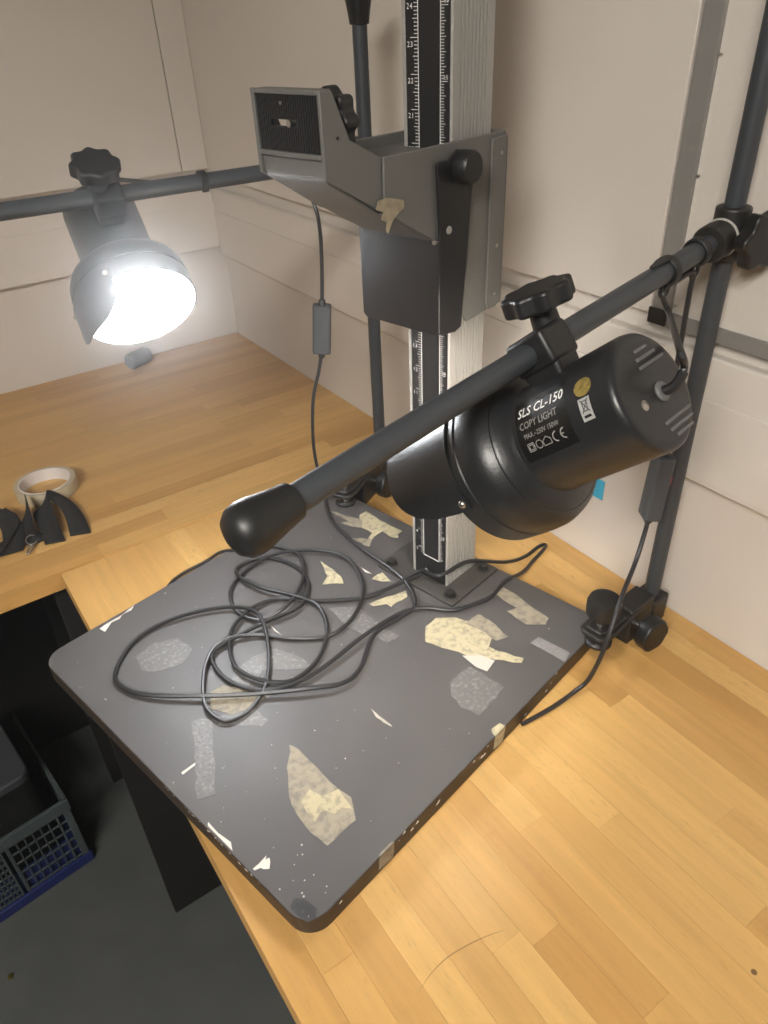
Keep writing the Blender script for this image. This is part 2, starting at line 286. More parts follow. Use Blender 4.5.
build(MB().box((WX-.0145, .4185, .3245), (WX-.0122, .4395, .3400)), 'corner_cap', M['black'], fp, bevel=.001)
for zz in (.345, .385, .46, .55):
    build(MB().cyl((WX-.010, .4150, zz), (WX-.0070, .4150, zz), .0012, n=10), 'screw', M['steel'], fp)
# ------------------------------------------------------------------ worktops of glued beech staves
unit = bpy.data.meshes.new('stave')
def chamfer_box():
    c = MB(); e = .5; k = .0
    return c.box((-.5, -.5, -1), (.5, .5, 0))
cb = chamfer_box(); unit.from_pydata([tuple(p) for p in cb.v], [], cb.f)
ux = unit.copy(); ux.materials.append(M['beech_x']); uy = unit.copy(); uy.materials.append(M['beech_y'])
def worktop(name, label, x0, x1, y0, y1, z, th, along, width, rng):
    r = root(name, ((x0+x1)/2, (y0+y1)/2, BENCH+z-th), label, 'worktop')
    n = round(((y1-y0) if along == 'x' else (x1-x0))/width); wd = ((y1-y0) if along == 'x' else (x1-x0))/n
    lo, hi = (x0, x1) if along == 'x' else (y0, y1)
    for i in range(n):
        p = hi
        p2 = hi - rng.uniform(.10, .75)
        while p > lo+1e-6:
            if p2 < lo+.12: p2 = lo
            g = .00007
            a, b = (p2+g, p-g)
            c = ((y0 if along == 'x' else x0)+wd*(i+.5))
            o = bpy.data.objects.new('stave', ux if along == 'x' else uy)
            dz = rng.uniform(0, .00012)
            if along == 'x': o.location = ((a+b)/2, c, BENCH+z-dz); o.scale = (b-a, wd-2*g, th)
            else: o.location = (c, (a+b)/2, BENCH+z-dz); o.scale = (wd-2*g, b-a, th)
            COL.objects.link(o); o.parent = r; o.matrix_parent_inverse = ROOTINV[r.name]
            p = p2; p2 = p - rng.uniform(.32, .85)
    return r
wtR = worktop('worktop', 'beech stave worktop under the copy stand, along the right wall', .062, WX-.001, -1.1, .8665, 0, .030, 'y', .0282, random.Random(11))
worktop('worktop', 'beech stave worktop holding the tape roll, along the left wall', -1.2, WX-.001, .868, WY-.001, .003, .028, 'x', .0295, random.Random(5))
sc_ = spline([(.1418, .2001, 0), (.1553, .2044, 0), (.1729, .2063, 0), (.1934, .2038, 0), (.210, .1999, 0), (.2218, .1959, 0)], 5)
m = MB()
for i in range(len(sc_)-1):
    a, b = sc_[i], sc_[i+1]; t0 = .00035*math.sin(math.pi*i/(len(sc_)-1))+.0001
    m.add([(a.x, a.y-t0, .0001), (b.x, b.y-t0, .0001), (b.x, b.y+t0, .0001), (a.x, a.y+t0, .0001)], [(0, 1, 2, 3)])
build(m, 'scratch', mat('scratch_brown', (.30, .17, .06), .6), wtR, WORLD, smooth=False, label='thin curved scratch in the wood')
build(MB().cyl((.3478, .0677, -.0002), (.3478, .0677, .0001), .0022, n=12), 'dent', mat('dent_dark', (.16, .09, .035), .6), wtR, WORLD, smooth=False)
# dark boards that carry the worktops
s1 = build(MB().box((.047, .889, 0), (.600, .911, BENCH-.0255)), 'upright_board', M['dark_panel'], frame=FLOOR, bevel=.001)
tag(s1, 'black upright board under the worktop seam, nearest the camera', 'board')
s2 = build(MB().box((.042, 1.262, 0), (.085, 1.300, BENCH-.0255)), 'support_post', M['dark_panel'], frame=FLOOR, bevel=.001)
tag(s2, 'narrow black post in the shade behind the upright board', 'support post')
s3 = build(MB().box((-1.2, 1.470, 0), (.60, 1.488, BENCH-.0255)), 'back_board', M['dark_panel'], frame=FLOOR, bevel=.001)
tag(s3, 'dark board closing the back below the left worktop', 'board')
# ------------------------------------------------------------------ copy stand
bx0, bx1, by0, by1, BT = .150, .595, .2475, .6795, .022
ctr = BOARD @ V(((bx0+bx1)/2, (by0+by1)/2, 0))
cs = root('copy_stand', (ctr.x, ctr.y, BENCH), 'grey copy stand with worn dark baseboard and ruled metal column', 'copy stand', rz=TH)
def rrect(x0, y0, x1, y1, r, n=8):
    out = []
    for cx, cy, a0 in ((x1-r, y1-r, 0), (x0+r, y1-r, 90), (x0+r, y0+r, 180), (x1-r, y0+r, 270)):
        for i in range(n+1):
            a = math.radians(a0+90*i/n); out.append((cx+r*math.cos(a), cy+r*math.sin(a)))
    return out
bm_ = MB().prism(rrect(bx0, by0, bx1, by1, .022), (0, 0, .001), (1, 0, 0), (0, 1, 0), (0, 0, BT-.0016))
bb = build(bm_, 'baseboard', [M['edge']], cs, BOARD, ang=30, bevel=.0008)
build(MB().prism(rrect(bx0+.0006, by0+.0006, bx1-.0006, by1-.0006, .0215), (0, 0, BT-.0006), (1, 0, 0), (0, 1, 0), (0, 0, .0006)), 'laminate_top', M['board'], bb, BOARD, label='dark grey scuffed laminate top')
TM = dict(cream_big='cream_tape', cream_right='tan_tape', cream_mid='tan_tape', grey_strip='grey_tape', white_label='paper', clear_square='film', tan_center='tan_tape',
          tan_center_torn='cream_tape', spk_strip='film', left_residue='film', back1='cream_tape', back2='tan_tape', back3='tan_tape', tri1='cream_tape', tri2='cream_tape', tri3='cream_tape',
          film='film', coil_film='film', coil_tan='tan_tape', coil_grey='film', corner_patch='dark_film', back_edge='chip')
TL = dict(cream_big='torn cream masking tape beside the column', grey_strip='grey strip of duct tape near the right clamp', white_label='small white paper tab under the cream tape',
          clear_square='square of old clear tape', tan_center='tan torn tape in the middle of the front half', spk_strip='speckled clear tape strip near the left edge',
          left_residue='film of tape residue inside the big cord loop', corner_patch='dark tape patch on the front corner')
def ragged(poly, rng, amp):
    out = []
    k = len(poly)
    for i in range(k):
        a, b = V(poly[i]), V(poly[(i+1) % k]); n = max(1, int((b-a).length/.008)); d = (b-a); nr = V((-d.y, d.x))
        if nr.length > 0: nr.normalize()
        for j in range(n):
            p = a+d*(j/n)
            if j: p += nr*rng.uniform(-amp, amp)
            out.append((p.x, p.y))
    return out
rg = random.Random(3); lay = 0
for k, poly in TAPES.items():
    lay += 1; z0 = BT+.00002; hh = .00018+.00004*(lay % 5)
    if k in ('tan_center_torn', 'white_label'): z0 = BT+.0003
    pp = poly if k in ('grey_strip', 'white_label') else ragged(poly, rg, .0016)
    pp = [(max(bx0+.001, min(bx1-.001, x)), max(by0+.001, min(by1-.001, y))) for x, y in pp]
    build(MB().prism(pp, (0, 0, z0), (1, 0, 0), (0, 1, 0), (0, 0, hh)), 'tape_piece', M[TM[k]], bb, BOARD, smooth=False, label=TL.get(k))
ch = MB()
for x, y in CHIPS:
    if bx0+.004 < x < bx1 and by0+.004 < y < by1:
        s_ = rg.uniform(.0006, .0016); n = 5; a0 = rg.random()*6
        ch.prism([(x+s_*.7*rg.uniform(.5, 1.2)*math.cos(a0+6.283*i/n), y+s_*.7*rg.uniform(.5, 1.2)*math.sin(a0+6.283*i/n)) for i in range(n)], (0, 0, BT+.00005), (1, 0, 0), (0, 1, 0), (0, 0, .0002))
for i in range(90):
    x, y = rg.uniform(bx0+.01, bx1-.1), rg.uniform(by0+.01, by1-.02); s_ = rg.uniform(.0002, .0006)
    ch.prism([(x+s_*math.cos(6.283*i/4), y+s_*rg.uniform(.6, 1.2)*math.sin(6.283*i/4)) for i in range(4)], (0, 0, BT+.00005), (1, 0, 0), (0, 1, 0), (0, 0, .0002))
for poly in STREAKS:
    ch.prism([(max(bx0+.002, x), y) for x, y in poly], (0, 0, BT+.00005), (1, 0, 0), (0, 1, 0), (0, 0, .0003))
stuff(build(ch, 'paint_chips', M['chip'], bb, BOARD, smooth=False))
# bits of tape folded over the near edge, and chips along the edges
def edge_tape(x0, x1, m, dn, inn, wob):
    t = MB()
    t.prism([(x0, by0-.0006), (x1, by0-.0006), (x1-.001, by0+inn), (x0+.004, by0+inn*1.3), (x0+.001, by0+inn*.7)], (0, 0, BT+.0001), (1, 0, 0), (0, 1, 0), (0, 0, .0004))
    t.prism([(x0, BT+.0005), (x1, BT+.0005), (x1+wob, BT-dn), (x0+wob*.5, BT-dn*.85)], (0, by0-.0006, 0), (1, 0, 0), (0, 0, 1), (0, .0005, 0))
    build(t, 'tape_piece', M[m], bb, BOARD, smooth=False)
edge_tape(.388, .404, 'cream_tape', .019, .006, -.004)
edge_tape(.228, .246, 'tan_tape', .018, .0015, -.003)
ec = MB()
for i in range(16):
    x = rg.uniform(bx0+.03, bx1-.06); s_ = rg.uniform(.0006, .0022); zc = rg.uniform(.005, BT-.001)
    ec.prism([(x-s_, zc-s_*.5), (x+s_, zc-s_*.3), (x+s_*.4, zc+s_*.7)], (0, by0-.0003, 0), (1, 0, 0), (0, 0, 1), (0, .0004, 0))
for i in range(26):
    y = rg.uniform(by0+.03, by0+.20); s_ = rg.uniform(.0004, .0014); zc = rg.uniform(BT-.003, BT-.0008)
    ec.prism([(y-s_, zc-s_*.4), (y+s_, zc-s_*.3), (y+s_*.4, zc+s_*.5)], (bx0-.0003, 0, 0), (0, 1, 0), (0, 0, 1), (.0004, 0, 0))
stuff(build(ec, 'edge_chips', M['chip'], bb, BOARD, smooth=False))
# column foot
px0, px1, py0, py1 = .5025, .591, .390, .508
pl = build(MB().prism(rrect(px0, py0, px1, py1, .003, 3), (0, 0, BT), (1, 0, 0), (0, 1, 0), (0, 0, .004)), 'mounting_plate', M['plate'], cs, BOARD, bevel=.0006)
for x, y in ((px0+.012, py0+.013), (px0+.012, py1-.013), (px1-.012, py0+.013), (px1-.012, py1-.013)):
    bo = MB().cyl((x, y, BT+.004), (x, y, BT+.0048), .0078, n=24).cyl((x, y, BT+.0048), (x, y, BT+.0105), .0054, n=6)
    build(bo, 'bolt', M['clamp'], pl, BOARD, bevel=.0005)
# column: fluted extrusion
cx0, cx1, cy0, cy1 = .5246, .5800, .4160, .4685
def col_profile():
    pts = [(cx0, cy0+.0012), (cx0+.0012, cy0)]
    fl = [cx0+.0105+.0047*i for i in range(8)]
    for x in fl: pts += [(x, cy0), (x, cy0+.0012), (x+.0021, cy0+.0012), (x+.0021, cy0)]
    pts += [(cx1-.0012, cy0), (cx1, cy0+.0012), (cx1, cy1-.0012), (cx1-.0012, cy1)]
    for x in fl[::-1]: pts += [(x+.0021, cy1), (x+.0021, cy1-.0012), (x, cy1-.0012), (x, cy1)]
    pts += [(cx0+.0012, cy1), (cx0, cy1-.0012)]
    return pts
ZT = .80
co = build(MB().prism(col_profile(), (0, 0, BT+.004), (1, 0, 0), (0, 1, 0), (0, 0, ZT-BT-.004)), 'column', M['alu'], cs, BOARD, ang=20, label='aluminium fluted column')
sy0, sy1 = cy0+.0018, cy1-.0056
sx = cx0-.0008
build(MB().box((sx, sy0, BT+.0045), (cx0, sy1, ZT)), 'scale_strip', M['scale_black'], co, BOARD, smooth=False, label='black ruled strip on the column')
tk = MB()
def tick(y0, y1, z, t=.00022): tk.add([(sx-.00015, y0, z-t), (sx-.00015, y1, z-t), (sx-.00015, y1, z+t), (sx-.00015, y0, z+t)], [(0, 1, 2, 3)])
yl, yr = sy1-.0135, sy0+.0095                   # the two ruled lines
ZU = .058
tk.add([(sx-.00015, yl, ZU), (sx-.00015, yl+.0007, ZU), (sx-.00015, yl+.0007, ZT), (sx-.00015, yl, ZT)], [(0, 1, 2, 3)])
tk.add([(sx-.00015, yr-.0007, ZU), (sx-.00015, yr, ZU), (sx-.00015, yr, ZT), (sx-.00015, yr-.0007, ZT)], [(0, 1, 2, 3)])
tick(yr-.0007, yl+.0007, ZU, .0007)
for n in range(22, 320):                        # tenths of an inch on the left
    z = -.0085+n*.00252
    if z < ZU: continue
    ln = .0085 if n % 10 == 0 else (.0060 if n % 5 == 0 else .0045); tick(yl, yl+ln, z)
for n in range(30, 400):                        # two-millimetre ticks on the right
    z = -.0085+n*.002
    if z < ZU: continue
    ln = .0078 if n % 25 == 0 else (.0060 if n % 5 == 0 else .0040); tick(yr-ln, yr, z, .0002)
stuff(build(tk, 'ruled_ticks', M['white_print'], co, BOARD, smooth=False))
DIG = {c: text_mesh(c, 1.0) for c in '0123456789'}
def numerals(name, items, size):
    m = MB()
    for txt, y, z in items:
        xo = 0
        for c in txt:
            vs, fs = DIG[c]; m.add([(sx-.0002, y-(xo+p.x*size), z+p.y*size) for p in vs], fs); xo += .60*size
    build(m, name, M['white_print'], co, BOARD, smooth=False)
numerals('inch_numerals', [(str(n), sy1-.0016, -.0085+n*.0252-.0064) for n in range(3, 32)], .0056)
numerals('centimetre_numerals', [(str(n), yr-.0036, -.0085+n*.01+.0012) for n in range(10, 80, 5)], .0042)
for y in (yl-.003, yr+.003): build(MB().cyl((sx-.0012, y, .036), (cx0, y, .036), .0026, n=16), 'screw', M['steel'], co, BOARD, bevel=.0004)
# ------------------------------------------------------------------ carriage on the column
hy0, hy1, hx0, hx1 = .4035, .4870, .4300, .5880
SIDE = [(hx0, .5012), (hx1-.006, .5012), (hx1, .496), (hx1, .352), (.534, .347), (.4863, .431), (hx0-.001, .463)]
cg = build(MB().prism(SIDE, (0, hy0, 0), (1, 0, 0), (0, 0, 1), (0, .003, 0)).prism(SIDE, (0, hy1-.003, 0), (1, 0, 0), (0, 0, 1), (0, .003, 0))
           .box((hx0, hy0+.003, .463), (hx0+.003, hy1-.003, .5012)).box((hx1-.003, hy0+.003, .352), (hx1, hy1-.003, .5012))
           .box((hx0+.003, hy0+.003, .468), (cx0-.0012, hy1-.003, .4925))
           .box((cx0-.0012, hy0+.003, .468), (cx1+.0008, cy0-.0008, .4925)).box((cx0-.0012, cy1+.0008, .468), (cx1+.0008, hy1-.003, .4925))
           .prism([(hx0+.003, .4634), (hx0, .4612), (.4860, .4295), (.4870, .4318)], (0, hy0+.003, 0), (1, 0, 0), (0, 0, 1), (0, hy1-hy0-.006, 0)),
           'carriage', M['carriage'], cs, BOARD, bevel=.0007, label='grey painted sliding carriage on the column')
# guide strip with rivets on each side
for yo, d in ((hy0, -1), (hy1, 1)):
    gs = build(MB().prism([(.562, .497), (.583, .4985), (.5825, .356), (.577, .351), (.565, .351), (.5615, .357)], (0, yo, 0), (1, 0, 0), (0, 0, 1), (0, .0022*d, 0)), 'guide_strip', M['carriage'], cg, BOARD, bevel=.0006)
    if d < 0:
        for x, z in ((.573, .364), (.574, .408), (.575, .485)):
            build(MB().cyl((x, yo-.0022, z), (x, yo-.0030, z), .0016, n=14), 'rivet', M['steel'], cs, BOARD)
# camera arm in front: two cheeks, frame, ribbed pad with slot, curved chin
ax0, ay0, ay1 = .3725, .405, .4770
CHEEK = [(ax0, .5488), (.384, .5473), (.398, .5165), (hx0-.0008, .5012), (hx0-.0018, .463), (ax0, .494)]
arm = build(MB().prism(CHEEK, (0, ay0, 0), (1, 0, 0), (0, 0, 1), (0, .0032, 0)).prism(CHEEK, (0, ay1-.0032, 0), (1, 0, 0), (0, 0, 1), (0, .0032, 0))
            .box((ax0, ay0+.0032, .5452), (.386, ay1-.0032, .5484)).box((ax0, ay0+.0032, .5062), (ax0+.004, ay1-.0032, .5095))
            .box((hx0-.004, ay0+.0032, .468), (hx0-.0008, ay1-.0032, .5012))
            .prism([(ax0+.0025, .5065), (ax0+.0025, .4955), (ax0+.005, .4905), (hx0-.003, .4595), (hx0-.003, .462), (ax0+.007, .4925), (ax0+.005, .4965), (ax0+.005, .5065)], (0, ay0+.0032, 0), (1, 0, 0), (0, 0, 1), (0, ay1-ay0-.0064, 0)),
            'camera_arm', M['carriage'], cs, BOARD, bevel=.0007)
pad = MB(); yy0, yy1, zz0, zz1 = ay0+.0034, ay1-.0034, .5096, .5451; sl0, sl1, sz0, sz1 = .4335, .4600, .5255, .5298
for a, b in (((yy0, zz0), (yy1, sz0)), ((yy0, sz1), (yy1, zz1)), ((yy0, sz0), (sl0, sz1)), ((sl1, sz0), (yy1, sz1))):
    pad.box((ax0+.0022, a[0], a[1]), (ax0+.0048, b[0], b[1]))
n = 26
for i in range(n):
    y = yy0+(yy1-yy0)*(i+.5)/n
    if sl0-.002 < y < sl1+.002: segs = ((zz0+.0005, sz0-.001), (sz1+.001, zz1-.0005))
    else: segs = ((zz0+.0005, zz1-.0005),)
    for z0, z1 in segs: pad.box((ax0+.0014, y-.0007, z0), (ax0+.0022, y+.0007, z1))
build(pad, 'ribbed_pad', M['black'], arm, BOARD, smooth=False, label='black ribbed camera pad with a slot')
build(MB().cyl((ax0+.0005, .4395, .5276), (ax0+.012, .4395, .5276), .0024, n=16), 'camera_screw', M['steel'], arm, BOARD)
build(MB().cyl((ax0+.0012, .447, .5400), (ax0+.0022, .447, .5400), .0012, n=12), 'pin', M['steel'], arm, BOARD)
build(MB().cyl((.386, ay0, .5190), (.386, ay0-.0004, .5190), .0011, n=12), 'rivet', M['scale_black'], arm, BOARD)
def lobed(r, amp, k, n=72): return [((r+amp*math.cos(k*2*math.pi*i/n))*math.cos(2*math.pi*i/n), (r+amp*math.cos(k*2*math.pi*i/n))*math.sin(2*math.pi*i/n)) for i in range(n)]
kn = MB().prism(lobed(.0200, .0020, 8), (.398, .4290, .5265), (0, 1, 0), (0, 0, 1), (.014, 0, 0)).cyl((.384, .4290, .5265), (.398, .4290, .5265), .009)
build(kn, 'camera_knob', M['black'], cs, BOARD, bevel=.002, label='black lobed knob behind the camera pad')
# scrap of masking tape on the carriage's lower front corner
tp = MB().prism([(.4215, .4725), (.4300, .4735), (.4400, .4712), (.4500, .4685), (.4505, .4630), (.4440, .4600), (.4370, .4560), (.4310, .4470), (.4290, .4500), (.4300, .4560), (.4240, .4590), (.4265, .4640), (.4190, .4668)],
                (0, hy0-.0007, 0), (1, 0, 0), (0, 0, 1), (0, .0005, 0))
build(tp, 'tape_piece', M['worn_bit'], cg, BOARD, smooth=False, label='torn cream tape on the front corner')
# black brake yoke around the carriage
ky0, ky1 = .3990, .4930
FLAP = [(.4895, .4360), (.4850, .4885), (.4895, .4905), (.5004, .4900), (.5120, .4965), (.5222, .4945), (.5300, .4875), (.5345, .478), (.5210, .3475), (.5116, .3445), (.4895, .3485)]
yk = build(MB().prism(FLAP, (0, ky0, 0), (1, 0, 0), (0, 0, 1), (0, .0025, 0)).prism(FLAP, (0, ky1-.0025, 0), (1, 0, 0), (0, 0, 1), (0, .0025, 0))
           .prism([(ky0, .351), (ky0+.004, .347), (ky1-.004, .347), (ky1, .351), (ky1, .4365), (ky0, .4300)], (.4885, 0, 0), (0, 1, 0), (0, 0, 1), (.003, 0, 0)),
           'brake_yoke', M['black_gloss'], cs, BOARD, bevel=.0012, seg=3, label='glossy black brake yoke below the carriage')
for s_, y in ((-1, ky0), (1, ky1)):
    build(MB().lathe([(0, 0), (.0125, 0), (.0130, .002), (.0130, .011), (.0115, .0135), (.0, .0138)], (.5160, y, .4830), (0, s_, 0), 32), 'pivot_knob', M['black'], cs, BOARD)
build(MB().cyl((.5010, ky0, .4365), (.5010, ky0-.0008, .4365), .0032, n=18), 'washer', M['alu'], cs, BOARD)
build(MB().cyl((.4885, ky0+.003, .4290), (.4850, ky0+.003, .4290), .0018, n=14), 'screw', M['steel'], cs, BOARD)

# ------------------------------------------------------------------ light stands
def edge_clamp(r, wx, wy, pxy, side, label):
    """screw clamp on the board edge at (wx, wy); carries a post at pxy; side = -1 or 1 across the board"""
    a = V((wx, wy, 0)); p = V((pxy[0], pxy[1], 0)); d = (p-a); L_ = d.length; d.normalize(); n = V((-d.y, d.x, 0))
    F = BOARD @ Matrix(((d.x, n.x, 0, wx), (d.y, n.y, 0, wy), (0, 0, 1, 0), (0, 0, 0, 1)))
    t = BT
    jaw = [(-.018, -.010), (-.012, -.016), (.004, -.0175), (.034, -.0150), (L_-.018, -.0115), (L_-.018, .0115), (.034, .0150), (.004, .0175), (-.012, .016), (-.018, .010)]
    m = MB().prism(jaw, (0, 0, t+.017), (1, 0, 0), (0, 1, 0), (0, 0, .0055))
    m.prism([(-.0125, -.009), (.002, -.013), (.030, -.012), (.030, .012), (.002, .013), (-.0125, .009)], (0, 0, t+.0225), (1, 0, 0), (0, 1, 0), (0, 0, .0035))
    c0 = max((.030, bx1-wx+.004))
    m.box((c0, -.0125, .0012), (L_-.014, .0125, t+.0260))
    cl = build(m, 'edge_clamp', M['clamp'], r, F, bevel=.0018, label=label)
    build(MB().cyl((0, 0, t+.0045), (0, 0, t+.040), .0045, n=16), 'clamp_screw', M['steel'], cl, F)
    build(MB().lathe([(0, .0002), (.0130, .0002), (.0142, .0012), (.0142, .0045), (.0125, .0060), (0, .0060)], (0, 0, t), (0, 0, 1), 32), 'pressure_foot', M['rubber'], cl, F)
    build(MB().lathe([(.0055, 0), (.0112, .0), (.0112, .0010), (.0055, .0012)], (0, 0, t+.0060), (0, 0, 1), 32), 'washer', M['steel'], cl, F)
    build(MB().lathe([(0, 0), (.0085, 0), (.0095, .003), (.0140, .0065), (.0172, .0095), (.0176, .013), (.0176, .024), (.0160, .0285), (.0120, .0300), (0, .0295)], (0, 0, t+.0330), (0, 0, 1), 36), 'clamp_knob', M['rubber'], r, F)
    # post socket and its side knob
    sk = MB().box((L_-.0150, -.0145, .0010), (L_+.0135, .0145, .0370)).cyl((L_-.016, 0, .018), (L_-.040, 0, .018), .0150, n=28)
    so = build(sk, 'post_socket', M['clamp'], cl, F, bevel=.0025, seg=3)
    q = V((L_-.043, side*.0135, .0245)); dirk = V((-.15, side*1.0, .02)).normalized()
    build(MB().cyl(q, q+dirk*.018, .0050, n=16), 'knob_stem', M['steel'], so, F)
    u_, v_ = basis(dirk)
    hx = [(.0195*math.cos(math.radians(60*i+dx)), .0195*math.sin(math.radians(60*i+dx))) for i in range(6) for dx in (-9, 9)]
    build(MB().prism(hx, q+dirk*.010, u_, v_, dirk*.016), 'side_knob', M['rubber'], r, F, bevel=.0025, seg=3)
def cap(r, p, d, rr, name='end_cap'):
    build(MB().lathe([(rr*1.0, 0), (rr*1.28, .0003), (rr*1.30, .002), (rr*1.48, .012), (rr*1.76, .024), (rr*1.80, .029), (rr*1.66, .0345), (rr*1.25, .0385), (rr*.6, .0405), (0, .041)], p, d, 36), name, M['rubber'], r, WORLD, label='black rubber end cap')
RT = .0083
def joint(r, post, zc, tube_dir, knob_dir, s0):
    m = MB().cyl((post.x, post.y, zc-.021), (post.x, post.y, zc+.021), .0142, n=30)
    m.cyl((post.x, post.y, zc), V((post.x, post.y, zc))+tube_dir*(s0+.001), .0128, n=30)
    c = build(m, 'cross_joint', M['clamp'], r, WORLD, bevel=.0022, seg=3)
    o = V((post.x, post.y, zc))
    build(MB().lathe([(.0085, 0), (.0157, 0), (.0157, .0022), (.0085, .0022)], o+tube_dir*(s0), tube_dir, 32), 'spacer_ring', M['paper'], c, WORLD, label='pale plastic spacer ring')
    build(MB().lathe([(.0083, 0), (.0148, 0), (.0150, .003), (.0150, .016), (.0138, .0185), (.0086, .0187)], o+tube_dir*(s0+.0023), tube_dir, 32), 'collar', M['clamp'], c, WORLD)
    kd = V(knob_dir).normalized(); kb = MB().cyl(o+kd*.010, o+kd*.026, .0085, n=24)
    u_, v_ = basis(kd); kb.prism(lobed(.021, .0025, 6), o+kd*.024, u_, v_, kd*.013)
    build(kb, 'joint_knob', M['rubber'], r, WORLD, bevel=.0022, seg=3)
def clip(r, a, d, drop, wing, eye=True):
    """cord clip: open ring round the tube with an eye under it"""
    u_ = V((0, 0, 1)); u_ = (u_-d*u_.dot(d)).normalized(); v_ = d.cross(u_)
    m = MB(); arc = [a+(u_*math.cos(t)+v_*math.sin(t))*(RT+.0016) for t in [math.radians(-150+300*i/20) for i in range(21)]]
    for i in range(3): m.sweep([p+d*(i-1)*.0022 for p in arc], .0017, 6)
    c = a-u_*(RT+.0065)+v_*drop
    if eye: m.sweep([c+(u_*math.cos(t)+d*math.sin(t))*.0055 for t in [math.radians(20+320*i/18) for i in range(19)]], .0018, 6)
    if wing: m.prism([(0, -.004), (.022, -.0012), (.022, .0012), (0, .004)], a+u_*(RT+.001)+d*.002, d, v_, u_*.0018)
    build(m, 'cord_clip', M['black'], r, WORLD)
TS, TE = V((.5763, .356, .4256)), V((.1225, .2897, .3814))
PR = BOARD @ V((.655, .226, 0)); PR.z = 0
dR = (TE-TS).normalized()
zR = .4272; sR = (V((TS.x, TS.y, 0))-V((PR.x, PR.y, 0))).length
def light_stand(label, post, top, washer, tube_a, tube_b, zc, knob_dir, side, cap_post, cap_tube, clips, group=None):
    r = root('light_stand', (post.x, post.y, BENCH), label, 'light stand')
    build(MB().cyl((post.x, post.y, .004), (post.x, post.y, top), RT, n=28), 'post', M['tube'], r, WORLD)
    edge_clamp(r, washer[0], washer[1], washer[2], side, None)
    d = (tube_b-tube_a).normalized()
    tb = build(MB().cyl(tube_a, tube_b, RT, n=28), 'tube', M['tube'], r, WORLD)
    if cap_post: cap(r, (post.x, post.y, top-.012), (0, 0, 1), RT)
    if cap_tube: cap(r, tube_b-d*.014, d, RT)
    o = V((post.x, post.y, zc)); joint(r, post, zc, d, knob_dir, .0145)
    for s_, dr, wg in clips: clip(r, tube_a+d*s_, d, dr, wg, cap_tube and not cap_post)
    return r
light_stand('dark tubular light stand clamped to the right corner, tube crossing in front of the column', PR, .70, (.5600, .2375, (.655, .226)), V((PR.x, PR.y, .4265)), TE, .4265, (ST*.9-.32, -CT*.9, .0), -1, False, True, [(.052, 0, False), (.098, 0, True)])
PL = BOARD @ V((.683, .670, 0)); PL.z = 0
TLa, TLb = V((PL.x, PL.y, .447)), V((-.19, .822, .447))
light_stand('dark tubular light stand behind the carriage, tube running left along the wall', PL, .590, (.579, .640, (.683, .670)), TLa, TLb, .447, (0.25, .95, 0), -1, True, True, [(.205, 0, False)])
